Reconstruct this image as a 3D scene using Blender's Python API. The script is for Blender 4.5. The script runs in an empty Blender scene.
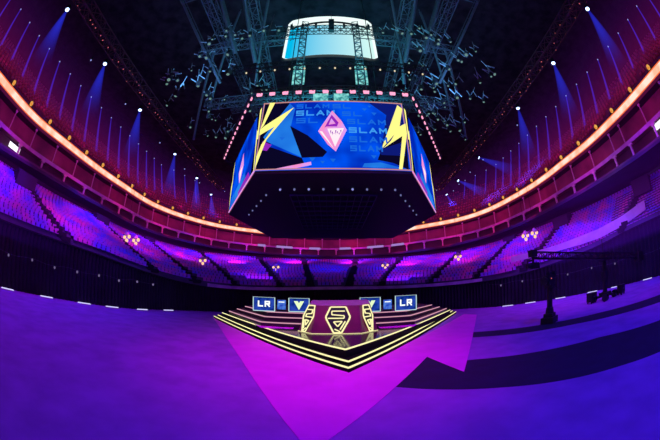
import bpy, bmesh, math, random
from mathutils import Vector, Matrix
random.seed(7)
PI = math.pi
sc = bpy.context.scene
col = sc.collection
CX, CY = 0.0, 15.0                       # middle of the bowl

# ------------------------------------------------------------------ materials
def nodes_of(name):
    m = bpy.data.materials.new(name); m.use_nodes = True
    nt = m.node_tree; nt.nodes.clear()
    out = nt.nodes.new('ShaderNodeOutputMaterial')
    return m, nt, out
def pbr(name, c, rough=.6, metal=0., c2=None, scale=5., bump=0., spec=.5, detail=4):
    m, nt, out = nodes_of(name)
    b = nt.nodes.new('ShaderNodeBsdfPrincipled')
    b.inputs['Roughness'].default_value = rough
    b.inputs['Metallic'].default_value = metal
    b.inputs['Specular IOR Level'].default_value = spec
    nt.links.new(b.outputs[0], out.inputs[0])
    tc = nt.nodes.new('ShaderNodeTexCoord')
    nz = nt.nodes.new('ShaderNodeTexNoise'); nz.inputs['Scale'].default_value = scale
    nz.inputs['Detail'].default_value = detail
    nt.links.new(tc.outputs['Object'], nz.inputs['Vector'])
    cr = nt.nodes.new('ShaderNodeValToRGB')
    d = c2 or tuple(v * .75 for v in c)
    cr.color_ramp.elements[0].color = (*d, 1); cr.color_ramp.elements[0].position = .35
    cr.color_ramp.elements[1].color = (*c, 1); cr.color_ramp.elements[1].position = .65
    nt.links.new(nz.outputs['Fac'], cr.inputs[0]); nt.links.new(cr.outputs[0], b.inputs['Base Color'])
    if bump:
        bp = nt.nodes.new('ShaderNodeBump'); bp.inputs['Strength'].default_value = bump
        nt.links.new(nz.outputs['Fac'], bp.inputs['Height']); nt.links.new(bp.outputs[0], b.inputs['Normal'])
    return m
def glow(name, c, s=1., c2=None, scale=1., axis=None, lo=0, hi=1):
    m, nt, out = nodes_of(name)
    e = nt.nodes.new('ShaderNodeEmission'); e.inputs[0].default_value = (*c, 1); e.inputs[1].default_value = s
    nt.links.new(e.outputs[0], out.inputs[0])
    if c2:
        tc = nt.nodes.new('ShaderNodeTexCoord')
        cr = nt.nodes.new('ShaderNodeValToRGB')
        cr.color_ramp.elements[0].color = (*c, 1); cr.color_ramp.elements[1].color = (*c2, 1)
        if axis is None:
            nz = nt.nodes.new('ShaderNodeTexNoise'); nz.inputs['Scale'].default_value = scale
            nt.links.new(tc.outputs['Object'], nz.inputs['Vector'])
            nt.links.new(nz.outputs['Fac'], cr.inputs[0])
            cr.color_ramp.elements[0].position = .38; cr.color_ramp.elements[1].position = .62
        else:
            sp = nt.nodes.new('ShaderNodeSeparateXYZ'); mr = nt.nodes.new('ShaderNodeMapRange')
            mr.inputs[1].default_value = lo; mr.inputs[2].default_value = hi
            nt.links.new(tc.outputs['Object'], sp.inputs[0]); nt.links.new(sp.outputs[axis], mr.inputs[0])
            nt.links.new(mr.outputs[0], cr.inputs[0])
        nt.links.new(cr.outputs[0], e.inputs[0])
    return m
def beam_mat(name, c, s, length, power=1.6):
    m, nt, out = nodes_of(name)
    v = nt.nodes.new('ShaderNodeEmission'); v.inputs[0].default_value = (*c, 1)
    tc = nt.nodes.new('ShaderNodeTexCoord'); sp = nt.nodes.new('ShaderNodeSeparateXYZ')
    mr = nt.nodes.new('ShaderNodeMapRange')
    mr.inputs[1].default_value = -length; mr.inputs[2].default_value = 0
    pw = nt.nodes.new('ShaderNodeMath'); pw.operation = 'POWER'; pw.inputs[1].default_value = power
    ml = nt.nodes.new('ShaderNodeMath'); ml.operation = 'MULTIPLY'; ml.inputs[1].default_value = s
    nt.links.new(tc.outputs['Object'], sp.inputs[0]); nt.links.new(sp.outputs[2], mr.inputs[0])
    nt.links.new(mr.outputs[0], pw.inputs[0]); nt.links.new(pw.outputs[0], ml.inputs[0])
    nt.links.new(ml.outputs[0], v.inputs[1]); nt.links.new(v.outputs[0], out.inputs['Volume'])
    return m

M = {}
M['floor'] = pbr('floor_carpet', (.36, .12, .60), .8, c2=(.27, .09, .47), scale=.7, bump=.05, detail=9)
M['magenta'] = pbr('magenta_carpet', (.80, .04, .78), .8, c2=(.71, .035, .69), scale=.8, detail=8)
M['darkband'] = pbr('dark_blue_band', (.012, .006, .055), .85, scale=1.2)
M['black'] = pbr('black_metal', (.012, .012, .018), .5)
M['blackgloss'] = pbr('black_gloss', (.010, .008, .016), .12, scale=2)
M['matte'] = pbr('black_matte', (.004, .003, .005), .7, spec=.15)
M['drape'] = pbr('black_drape', (.010, .008, .028), .8, c2=(.004, .003, .01), scale=.35)
M['concrete'] = pbr('stand_concrete', (.10, .07, .20), .8, scale=.6)
M['seat'] = pbr('seat_plastic', (.16, .12, 1.0), .7, c2=(.75, .12, .60), scale=.42, detail=8)
M['seatup'] = pbr('upper_seat', (.45, .12, .25), .6, c2=(.2, .06, .14), scale=.5)
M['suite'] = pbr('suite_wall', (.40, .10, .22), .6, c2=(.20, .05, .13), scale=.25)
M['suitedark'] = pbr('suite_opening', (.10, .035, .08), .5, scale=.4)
M['post'] = pbr('pale_post', (.75, .55, .80), .5)
M['rail'] = pbr('pale_balcony', (.70, .45, .85), .5, c2=(.5, .3, .65), scale=.7)
M['roof'] = pbr('roof_black', (.034, .03, .04), .9, c2=(.004, .003, .008), scale=.55, detail=10)
M['soffit'] = pbr('soffit', (.05, .03, .07), .8, scale=.4)
M['truss'] = pbr('truss_steel', (.13, .16, .19), .5, metal=.3)
M['redtruss'] = pbr('dark_red_truss', (.12, .04, .06), .7)
M['maroon'] = pbr('maroon_panel', (.20, .015, .08), .35, c2=(.13, .01, .06), scale=1.5)
M['tier'] = pbr('dark_step', (.035, .008, .03), .35, scale=1)
M['greytop'] = pbr('grey_top', (.42, .36, .42), .5, scale=2)
M['barrier'] = pbr('pale_barrier', (.75, .62, .95), .6, scale=.5)
M['ribbon'] = glow('ribbon_led', (1, .46, .30), 1.15, (1, .72, .60), .6)
M['ribbonhalo'] = glow('ribbon_edge_glow', (1, .16, .05), 1.0)
M['neon'] = glow('neon_yellow', (1.0, .92, .45), 1.1)
M['neonpale'] = glow('neon_pale', (.95, .45, .60), .75)
M['pinkled'] = glow('pink_led', (1, .35, .55), 1.3)
M['white'] = glow('white_led', (.9, .85, 1), 1.6)
M['warm'] = glow('warm_led', (1, .55, .30), 1.3)
M['orange'] = glow('orange_led', (1, .28, .04), .8, (1, .65, .15), 3)
M['lens'] = glow('blue_white_lens', (.45, .6, 1), 4)
M['lens2'] = glow('small_lens', (.30, .33, .8), .9)
M['cyan'] = glow('cyan_screen', (.0, .50, .85), 1.0, (.70, 1, .92), 1, axis=0, lo=-4.5, hi=5.5)
M['white_cap'] = glow('white_screen', (.85, 1, .97), 1.1)
M['cyanp'] = glow('cyan_panel', (.30, .85, .80), 1.0, (.03, .25, .28), 2.2)
M['sblue'] = glow('screen_blue', (.0, .02, .45), 1.0, (.0, .09, .92), .4)
M['slblue'] = glow('screen_light_blue', (.01, .14, .70), 1.0, (.02, .24, .85), .4)
M['sblack'] = glow('screen_black', (.003, .002, .02), 1.0)
M['snavy'] = glow('screen_navy', (.004, .01, .18), 1.0)
M['syel'] = glow('screen_yellow', (1, .92, .25), 1.1)
M['spink'] = glow('screen_pink', (.95, .28, .62), 1.0, (.75, .35, .9), 1.2)
M['spale'] = glow('screen_pale_pink', (1, .82, .9), 1.05)
M['spurp'] = glow('screen_purple', (.30, .02, .5), 1.0)
M['stext'] = glow('screen_text', (.05, .34, .88), 1.0)
M['stext2'] = glow('screen_text_dim', (.01, .14, .72), 1.0)
M['sedge'] = glow('screen_edge', (.8, .35, .35), .7)
M['dim'] = glow('dim_lamp', (.2, .22, .5), .7)
M['reddot'] = glow('red_dot', (.62, .12, .14), 1.1)
M['panelblue'] = glow('panel_blue', (.02, .06, .45), 1.0, (.0, .02, .2), 2)
M['framew'] = glow('panel_frame', (.55, .80, .8), .95)
M['text_w'] = glow('panel_glyph', (.9, .95, .9), 1.2)
M['vyel'] = glow('panel_mark', (.75, .95, .55), 1.1)
M['lilac'] = glow('lilac_strip', (.45, .25, .75), .8)

# ------------------------------------------------------------------ mesh helpers
class MB:
    def __init__(s): s.v = []; s.f = []
    def quad(s, a, b, c, d):
        n = len(s.v); s.v += [a, b, c, d]; s.f.append((n, n+1, n+2, n+3))
    def poly(s, pts):
        n = len(s.v); s.v += [tuple(p) for p in pts]; s.f.append(tuple(range(n, n+len(pts))))
    def box(s, c, d, rz=0, mat=None):
        n = len(s.v); hx, hy, hz = d[0]/2, d[1]/2, d[2]/2
        for x, y, z in ((-1,-1,-1),(1,-1,-1),(1,1,-1),(-1,1,-1),(-1,-1,1),(1,-1,1),(1,1,1),(-1,1,1)):
            px, py, pz = x*hx, y*hy, z*hz
            if mat: p = mat @ Vector((px, py, pz)); px, py, pz = p
            else:
                px, py = px*math.cos(rz)-py*math.sin(rz), px*math.sin(rz)+py*math.cos(rz)
            s.v.append((c[0]+px, c[1]+py, c[2]+pz))
        s.f += [tuple(n+i for i in q) for q in ((0,3,2,1),(4,5,6,7),(0,1,5,4),(1,2,6,5),(2,3,7,6),(3,0,4,7))]
    def bar(s, a, b, w, n=4, w2=None):
        a = Vector(a); b = Vector(b); d = (b-a)
        if d.length < 1e-6: return
        d.normalize(); u = d.cross(Vector((0,0,1)))
        if u.length < 1e-3: u = Vector((1,0,0))
        u.normalize(); t = d.cross(u); k = len(s.v); w2 = w if w2 is None else w2
        for p, r in ((a, w), (b, w2)):
            for i in range(n):
                an = 2*PI*(i+.5)/n; s.v.append(tuple(p + u*math.cos(an)*r + t*math.sin(an)*r))
        for i in range(n):
            j = (i+1) % n; s.f.append((k+i, k+j, k+n+j, k+n+i))
        s.f.append(tuple(k+i for i in range(n-1,-1,-1))); s.f.append(tuple(k+n+i for i in range(n)))
    def prism(s, pts, z0, z1):
        n = len(s.v); m = len(pts)
        s.v += [(p[0], p[1], z0) for p in pts] + [(p[0], p[1], z1) for p in pts]
        s.f.append(tuple(n+i for i in range(m-1,-1,-1))); s.f.append(tuple(n+m+i for i in range(m)))
        for i in range(m):
            j = (i+1) % m; s.f.append((n+i, n+j, n+m+j, n+m+i))
    def lathe(s, c, prof, n=12):
        k = len(s.v)
        for r, z in prof:
            for i in range(n):
                a = 2*PI*i/n; s.v.append((c[0]+r*math.cos(a), c[1]+r*math.sin(a), c[2]+z))
        for q in range(len(prof)-1):
            for i in range(n):
                j = (i+1) % n; s.f.append((k+q*n+i, k+q*n+j, k+(q+1)*n+j, k+(q+1)*n+i))
        s.f.append(tuple(k+i for i in range(n-1,-1,-1))); s.f.append(tuple(k+(len(prof)-1)*n+i for i in range(n)))
    def build(s, name, m, parent=None, loc=None, smooth=False):
        me = bpy.data.meshes.new(name); me.from_pydata([tuple(v) for v in s.v], [], s.f)
        me.materials.append(m); me.validate()
        if smooth:
            for p in me.polygons: p.use_smooth = True
        o = bpy.data.objects.new(name, me); col.objects.link(o)
        if parent is not None: o.parent = parent
        if loc is not None: o.location = loc
        return o
def tag(o, label, cat, group=None, kind=None):
    o['label'] = label; o['category'] = cat
    if group: o['group'] = group
    if kind: o['kind'] = kind
    return o
def empty(name, loc, label, cat, group=None, rz=0):
    o = bpy.data.objects.new(name, None); col.objects.link(o)
    o.location = loc; o.rotation_euler.z = rz; o.empty_display_size = .3
    return tag(o, label, cat, group)
def struct(name, mb, m, smooth=False):
    o = mb.build(name, m, smooth=smooth); o['kind'] = 'structure'; return o
def copy_tree(o, parent=None):
    c = o.copy(); col.objects.link(c)
    if parent is not None: c.parent = parent
    for ch in list(o.children): copy_tree(ch, c)
    return c
def text_mesh(name, s, size, m, parent, mat, extr=0., sx=1.):
    cu = bpy.data.curves.new('txt', 'FONT'); cu.body = s; cu.size = size; cu.offset = size*.004; cu.extrude = extr
    t = bpy.data.objects.new('txt', cu); col.objects.link(t)
    bpy.context.view_layer.update()
    me = bpy.data.meshes.new_from_object(t.evaluated_get(bpy.context.evaluated_depsgraph_get()))
    bpy.data.objects.remove(t); bpy.data.curves.remove(cu)
    for v in me.vertices: v.co.x *= sx
    me.transform(mat); me.materials.clear(); me.materials.append(m); me.name = name
    o = bpy.data.objects.new(name, me); col.objects.link(o); o.parent = parent
    return o
def truss(mb, a, b, w, h, bays, t=.05, lat=True):
    """box lattice truss between a and b"""
    a = Vector(a); b = Vector(b); d = (b-a).normalized()
    u = d.cross(Vector((0,0,1)))
    if u.length < 1e-3: u = Vector((1,0,0))
    u.normalize(); v = u.cross(d).normalized()
    cs = [u*w/2+v*h/2, -u*w/2+v*h/2, -u*w/2-v*h/2, u*w/2-v*h/2]
    for c in cs: mb.bar(a+c, b+c, t)
    for i in range(bays):
        p = a.lerp(b, i/bays); q = a.lerp(b, (i+1)/bays)
        for k in range(4):
            c, e = cs[k], cs[(k+1) % 4]
            mb.bar(p+c, q+e, t*.6) if i % 2 == 0 else mb.bar(p+e, q+c, t*.6)
            mb.bar(p+c, p+e, t*.6)

# ------------------------------------------------------------------ rings of the bowl
NS = 180
def ring(pts, n=NS):
    """closed ring through (x, y, z) points, resampled at equal angles about the middle of the bowl"""
    pl = sorted((math.atan2(p[1]-CY, p[0]-CX) % (2*PI), math.hypot(p[0]-CX, p[1]-CY), p[2]) for p in pts)
    m = len(pl); out = []
    def at(k): a, r, z = pl[k % m]; return a + 2*PI*(k // m), r, z
    for i in range(n):
        a = 2*PI*i/n
        k = max(q for q in range(-1, m) if at(q)[0] <= a + 1e-9)
        p0, p1, p2, p3 = at(k-1), at(k), at(k+1), at(k+2)
        res = []
        h = p2[0]-p1[0]; t = (a-p1[0])/h
        for c in (1, 2):
            d1 = (p2[c]-p0[c])/(p2[0]-p0[0])*h; d2 = (p3[c]-p1[c])/(p3[0]-p1[0])*h
            lim = 3*abs(p2[c]-p1[c])+.5
            d1 = max(-lim, min(lim, d1)); d2 = max(-lim, min(lim, d2))
            res.append((2*t**3-3*t*t+1)*p1[c]+(t**3-2*t*t+t)*d1+(-2*t**3+3*t*t)*p2[c]+(t**3-t*t)*d2)
        r, z = res
        out.append(Vector((CX+r*math.cos(a), CY+r*math.sin(a), z)))
    return out
PL = [(-36,1.5),(-37.6,12),(-38,22),(-38.8,36),(-39,49),(-35.5,59.5),(-29.5,68),(-17,75.5),(0,79.5),(16,75),(25,68),(32.5,61),(36,54),(37.6,42.7),(37.2,29),(36.7,22.6),(35.3,12),(34,1.5),
      (34,-10),(27,-25),(14,-33),(0,-35),(-14,-33),(-28,-26),(-35,-11)]
RP = ring([(x, y, 20) for x, y in PL])
def off(R, d, z=None, dz=0):
    n = len(R); out = []
    for i in range(n):
        t = (R[(i+2) % n]-R[(i-2) % n]); t.z = 0; t.normalize()
        nrm = Vector((t.y, -t.x, 0))
        p = R[i] + nrm*d
        p.z = z if z is not None else R[i].z+dz
        out.append(p)
    return out
def at_z(R, z): return [Vector((p.x, p.y, z)) for p in R]
def band(mb, A, B, lo=0, hi=None):
    n = len(A)
    rng = range(n) if hi is None else range(lo, hi)
    for i in rng:
        j = (i+1) % n; mb.quad(tuple(A[i]), tuple(A[j]), tuple(B[j]), tuple(B[i]))
def lerpring(A, B, t): return [a.lerp(b, t) for a, b in zip(A, B)]
def resample(R, step, start=0.):
    """points every `step` metres along the closed ring, with tangents"""
    n = len(R); out = []; acc = start
    for i in range(n):
        a, b = R[i], R[(i+1) % n]; L = (b-a).length
        while acc <= L:
            out.append((a.lerp(b, acc/L), (b-a).normalized())); acc += step
        acc -= L
    return out

EL = [(-28,-8),(-28,2),(-27.5,8.4),(-27,11),(-25.8,15.5),(-23.4,20.2),(-21.2,24.7),(-17.5,34.4),(-12,39),(0,42),(13,41),(19.5,37),(23.5,31.5),(27,29),(30.5,25.5),(34,21.5),(36.2,17),(38,12),(38.5,3),(37,-9),(28,-23),(12,-30),(0,-31),(-12,-30),(-23,-22)]
ZL = [5.6,5.6,5.6,5.6,5.5,5.1,4.4,3.4,3.3,3.7,3.6,3.6,3.8,4.2,4.9,5.6,6.4,6.8,6.8,6.4,6,5.8,5.8,5.8,5.7]
RE = ring([(x, y, 0) for x, y in EL])
RF = ring([(x, y, z) for (x, y), z in zip(EL, ZL)])
RS = [Vector((p.x, p.y, 13)) for p in off(RP, -3.5)]       # front edge of the overhang under the suites
RS = ring([(-34.9,2,13),(-34.2,7,13),(-33.5,14,13),(-33.9,21.4,13),(-34.9,31.7,13),(-36,44.7,13),(-33,54,13),(-29.5,60,13),(-17,70,13),(0,74.3,13),(17,70,13),(28,60.5,13),(31.5,54,13),(34,44,13),(33.8,31,13),(33.2,21,13),(32.6,12,13),(32,2,13),
      (32,-9,13),(25,-22,13),(13,-30,13),(0,-32,13),(-13,-30,13),(-26,-23,13),(-33,-10,13)])
RT = ring([(-36,2,11.2),(-35,7,11.2),(-35.2,14,11.2),(-36.5,29,11.2),(-38,43,11.2),(-35,58,11.2),(-30,65,11.2),(-17,71,11.2),(0,73.5,11.2),(17,71,11.2),(29,64,11.2),(34,57,11.2),(37,43,11.2),(38.5,30,11.4),(40.5,21,11.8),(42,12,12),(42.5,2,12),
      (41,-10,12),(30,-26,11.6),(14,-34,11.2),(0,-36,11.2),(-14,-34,11.2),(-28,-26,11.2),(-36,-11,11.2)])

# floor and roof
mb = MB(); mb.prism([(p.x, p.y) for p in off(RE, 1.2)], -.3, 0); struct('floor', mb, M['floor'])
mb = MB(); mb.prism([(p.x, p.y) for p in off(RP, 24)], 43, 43.5); struct('ceiling', mb, M['roof'])
# drape wall round the floor, with folds
mb = MB(); n = len(RE); F0 = []; F1 = []
for i in range(n):
    for k in range(4):
        a = RE[i].lerp(RE[(i+1) % n], k/4); b = RF[i].lerp(RF[(i+1) % n], k/4)
        d = Vector((a.x-CX, a.y-CY, 0)).normalized()*(.12 if k % 2 else -.12)
        F0.append(a+d); F1.append(b+d)
band(mb, F0, F1); struct('wall_floor_edge', mb, M['drape'])
mb = MB(); band(mb, at_z(RF, 0), RF)   # thin cap rail on the drape
mb = MB(); A = off(RF, -.15, dz=0); B = off(RF, .25, dz=0)
band(mb, [p+Vector((0,0,.12)) for p in A], [p+Vector((0,0,.12)) for p in B]); band(mb, A, [p+Vector((0,0,.12)) for p in A])
struct('trim_1', mb, M['drape'])
# stepped lower stand
ROWS = 15
mb = MB(); prev = off(RF, .25)
steps = []
for k in range(ROWS):
    a = lerpring(off(RF, .25), RT, k/ROWS); b = lerpring(off(RF, .25), RT, (k+1)/ROWS)
    zt = [Vector((q.x, q.y, p.z + (q.z-p.z))) for p, q in zip(a, b)]
    lo = [Vector((p.x, p.y, q.z)) for p, q in zip(a, b)]
    band(mb, a, lo); band(mb, lo, b); steps.append((lo, b))
struct('floor_lower_stand', mb, M['concrete'])
# back wall behind the stand, soffit, suite levels
mb = MB(); RT2 = off(RT, 1.5)
band(mb, RT, RT2); band(mb, RT2, at_z(RT2, 13.05)); struct('wall_concourse', mb, M['soffit'])
RTo = off(RP, 6, 13.0)
mb = MB(); band(mb, RS, RTo); band(mb, RS, at_z(RS, 13.35)); struct('ceiling_overhang', mb, M['soffit'])
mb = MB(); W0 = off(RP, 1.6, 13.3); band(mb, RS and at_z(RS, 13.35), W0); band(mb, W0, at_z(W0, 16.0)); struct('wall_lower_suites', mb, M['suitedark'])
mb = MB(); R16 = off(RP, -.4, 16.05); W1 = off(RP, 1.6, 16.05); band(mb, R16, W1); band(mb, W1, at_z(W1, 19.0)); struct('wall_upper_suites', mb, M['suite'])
mb = MB(); A = off(RP, -.5, 15.75); band(mb, A, at_z(A, 16.2)); B = off(RP, -.3, 16.2); band(mb, at_z(A, 16.2), B); band(mb, at_z(B, 15.75), B)
struct('trim_2', mb, M['rail'])
mb = MB(); A = at_z(RS, 13.3); band(mb, A, at_z(RS, 13.55)); struct('trim_3', mb, M['suitedark'])
# upper tier
UR = 10; mb = MB(); upsteps = []
for k in range(UR):
    a = off(RP, 1.+1.45*k, 20.3+1.15*k); b = off(RP, 1.+1.45*(k+1), 20.3+1.15*(k+1))
    lo = at_z(a, 20.3+1.15*(k+1)); band(mb, a, lo); band(mb, lo, b); upsteps.append(lo)
struct('floor_upper_stand', mb, M['concrete'])
mb = MB(); A = off(RP, 15.5, 31.5); band(mb, A, at_z(A, 43)); struct('wall_upper_bowl', mb, M['roof'])
mb = MB(); A = off(RP, 1.6, 19.0); band(mb, off(RP, 0., 19.05), A); band(mb, off(RP, 0., 20.6), off(RP, 1., 20.6)); struct('trim_4', mb, M['soffit'])

# ribbon display
root = empty('ribbon_display', (0, 0, 0), 'long glowing orange ribbon display circling the front of the upper tier', 'led display')
mb = MB(); A = off(RP, -.02, 19.62); band(mb, A, at_z(A, 20.42)); mb.build('display_face', M['ribbon'], root)
for z0, z1 in ((19.47, 19.62), (20.42, 20.57)):  # orange glow at the ribbon's edges, drawn as two thin emissive bands
    mb = MB(); A = off(RP, -.02, z0); band(mb, A, at_z(A, z1)); mb.build('edge_glow', M['ribbonhalo'], root)

# stairways between the seat blocks: angle at the top, angle at the foot of the stand
AISLES = [(185, 177), (158.5, 148.5), (141, 133), (125, 120), (109, 106), (97, 96), (83, 84), (71, 74), (55, 59), (39, 45), (22, 30), (-2, 4)]
def ring_at(R, deg):
    q = (deg/360*NS) % NS; i = int(q); return R[i].lerp(R[(i+1) % NS], q-i)
def near_aisle(p, k):
    a = math.degrees(math.atan2(p.y-CY, p.x-CX)); rr = math.hypot(p.x-CX, p.y-CY)
    for ta, ba in AISLES:
        c = ba+(ta-ba)*k/ROWS; d = (a-c+180) % 360-180
        if abs(math.radians(d))*rr < .8: return True
    return False
for ta, ba in AISLES:
    mb = MB()
    for k in range(ROWS):
        an = ba+(ta-ba)*(k+.5)/ROWS; lo, b = steps[k]
        p, q = ring_at(lo, an), ring_at(b, an); u = ring_at(lo, an+1)-ring_at(lo, an-1); an2 = math.atan2(u.y, u.x)
        m_ = p.lerp(q, .5); d = (q-p); d.z = 0
        mb.box((m_.x, m_.y, p.z+.12), (1.2, max(.25, d.length), .24), an2); mb.box((p.x, p.y, p.z+.1), (1.2, .3, .5), an2)
    tag(mb.build('aisle_stair', M['drape']), 'dark stepped aisle running up between blocks of violet seats in the lower stand', 'stairs', 'aisles of the lower stand')
    p = ring_at(RT, ta); d = (Vector((CX, CY, 0))-Vector((p.x, p.y, 0))).normalized()
    mb = MB(); c = p+d*1.0; u = ring_at(RT, ta+1)-ring_at(RT, ta-1)
    mb.box((0, 0, .9), (3.4, 2.6, 2.0)); mb.box((0, -.1, 1.95), (3.7, 2.8, .15)); o = mb.build('stair_exit', M['soffit']); o.location = (c.x, c.y, c.z-1.3); o.rotation_euler.z = math.atan2(u.y, u.x)
    tag(o, 'small black exit box at the top of a stand aisle under the overhang', 'exit', 'exits at the top of the aisles')

# seats (nobody could count them: a purple blur of rows)
def seat_rows(name, rows, m, label, pitch=.62, aisle=9.0, y_min=-16, dz=0.):
    mb = MB()
    for k, R in enumerate(rows):
        s = 0.
        for p, t in resample(R, pitch):
            s += pitch
            if p.y < y_min or (near_aisle(p, k) if dz == 0 else (s % aisle) < 1.0): continue
            nrm = Vector((t.y, -t.x, 0)).normalized()          # outward
            an = math.atan2(t.y, t.x)
            c = p + nrm*.50
            mb.box((c.x, c.y, p.z+.40), (.48, .42, .08), an)
            c = p + nrm*.72
            mb.box((c.x, c.y, p.z+.66), (.48, .07, .50), an)
    o = mb.build(name, m); return tag(o, label, 'seats', kind='stuff')
seat_rows('lower_stand_seats', [s[0] for s in steps], M['seat'], 'rows of violet plastic seats filling the lower stand above the black drape')
seat_rows('upper_stand_seats', [R for R in upsteps], M['seatup'], 'rows of dark crimson seats in the upper tier above the orange ribbon', pitch=.8, dz=1)

# balcony posts
def posts(R0, z0, z1, step, w, label, grp, foot=.25):
    first = None
    for p, t in resample(R0, step):
        if p.y < -14: continue
        if first is None:
            mb = MB(); mb.box((0, 0, (z1-z0)/2), (w, w, z1-z0)); mb.box((0, 0, z1-z0-.12), (w*2.6, w*1.3, .24)); mb.box((0, 0, .1), (w*1.6, w*1.3, .2))
            o = mb.build('balcony_post', M['post']); tag(o, label, 'post', grp); first = o
        else:
            o = first.copy(); col.objects.link(o)
        o.location = (p.x, p.y, z0); o.rotation_euler.z = math.atan2(t.y, t.x)
posts(off(RP, -.35, 0), 13.3, 15.75, 5.2, .30, 'pale post between open suite boxes, in the lower of the two balcony post rows', 'lower balcony posts')
posts(off(RP, .3, 0), 16.2, 19.05, 5.2, .16, 'thin pale post standing between the pale balcony rail and the orange ribbon', 'upper balcony posts')

# lit suite screens and pendants
def wall_strip(R, i, dz, L, h, name, m, label, grp=None):
    p = R[i % NS]; t = (R[(i+1) % NS]-R[i-1]).normalized()
    mb = MB(); mb.box((0, 0, 0), (L, .12, h)); mb.box((0, .1, 0), (L+.2, .1, h+.2))
    o = mb.build(name, m); o.location = (p.x, p.y, dz); o.rotation_euler.z = math.atan2(t.y, t.x)
    return tag(o, label, 'screen', grp)
def idx_of(x, y): return min(range(NS), key=lambda i: (RP[i].x-x)**2+(RP[i].y-y)**2)
Rw = off(RP, .2)
wall_strip(Rw, idx_of(-37.6, 10), 15.0, 2.2, .45, 'suite_screen', M['white'], 'bright white strip screen in a balcony box at the far side from the camera crane')
wall_strip(Rw, idx_of(34.6, 5.5), 15.3, 2.6, .5, 'suite_screen', M['white'], 'bright white strip screen in the balcony box high above the camera crane')
wall_strip(Rw, idx_of(33.9, 1.0), 14.6, 1.8, .4, 'suite_screen', M['white'], 'small bright strip screen nearest the camera in the balcony above the crane')
for x, y, L in ((-13, 77, 4.5), (-4, 79.5, 3), (5, 79, 3), (12, 76.5, 4.5), (18, 73.5, 3.5), (-20, 73.8, 2)):
    wall_strip(off(RP, -.62), idx_of(x, y), 16.0, L, .4, 'balcony_strip_light', M['lilac'], 'lit pale strip on the balcony front facing the stage across the far end', 'far balcony strips')
def pendant(az, el, dist, label):
    x, y = dist*math.sin(math.radians(az)), dist*math.cos(math.radians(az)); z = 3.5+dist*math.tan(math.radians(el))
    e = empty('pendant_lamp', (x, y, z), label, 'lamp')
    mb = MB(); mb.bar((0, 0, .4), (0, 0, 30-z), .02); mb.build('cable', M['black'], e)
    mb = MB(); mb.lathe((0, 0, -.15), [(.45, 0), (.55, .12), (.3, .4), (.12, .6)]); mb.build('lamp_shade', M['post'], e)
    for dx, dz_ in ((-.5, 0), (.05, -.45), (.5, .1)):
        mb = MB(); mb.lathe((dx, 0, -.6+dz_), [(.08, 0), (.24, .12), (.24, .40), (.08, .52)], 10); mb.build('bulb', M['warm'], e, smooth=True)
    mb = MB(); mb.bar((-.9, 0, .1), (.9, 0, .1), .06); mb.build('crossbar', M['black'], e)
for a, e_, d, l in ((-43.8,8.0,42,'warm white lamp cluster under the overhang, left of a close pair over the left seats'),
    (-41.7,7.7,43,'warm white lamp cluster under the overhang, right of a close pair over the left seats'),
    (-26.8,5.5,50,'warm white lamp cluster hanging alone above the seats, left of the hanging scoreboard'),
    (-11.3,5.2,56,'warm white lamp cluster over the far stand, just left below the scoreboard'),
    (11.5,5.6,56,'warm white lamp cluster over the far stand, just right below the scoreboard'),
    (27.0,6.3,50,'warm white lamp cluster hanging alone above the seats, right of the hanging scoreboard'),
    (42.1,8.5,42,'warm white lamp cluster above the pale sloping barrier, lower of the close pair'),
    (44.2,8.7,42,'warm white lamp cluster above the pale sloping barrier, upper of the close pair')):
    pendant(a, e_, d, l)

# orange lamps standing along the ribbon
def ribbon_lamp():
    e = empty('ribbon_lamp', (0, 0, 0), 'small orange moving lamp standing on top of the glowing ribbon', 'lamp', 'orange lamps along the ribbon')
    mb = MB(); mb.box((0, 0, .08), (.5, .4, .16)); mb.build('base', M['black'], e)
    for s_ in (-1, 1):
        mb = MB(); mb.box((.44*s_, 0, .45), (.06, .2, .62)); mb.build('yoke_arm', M['black'], e)
    mb = MB(); mb.lathe((0, 0, .3), [(.08, 0), (.24, .12), (.30, .35), (.24, .58), (.08, .7)], 10); mb.build('lamp_head', M['orange'], e, smooth=True)
    return e
first = None
for q, (p, t) in enumerate(resample(off(RP, .45, 20.62), 5.1, 2.)):
    if p.y < -6: continue
    o = ribbon_lamp() if first is None else copy_tree(first)
    first = first or o
    o.location = p; o.rotation_euler.z = math.atan2(t.y, t.x)

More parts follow.
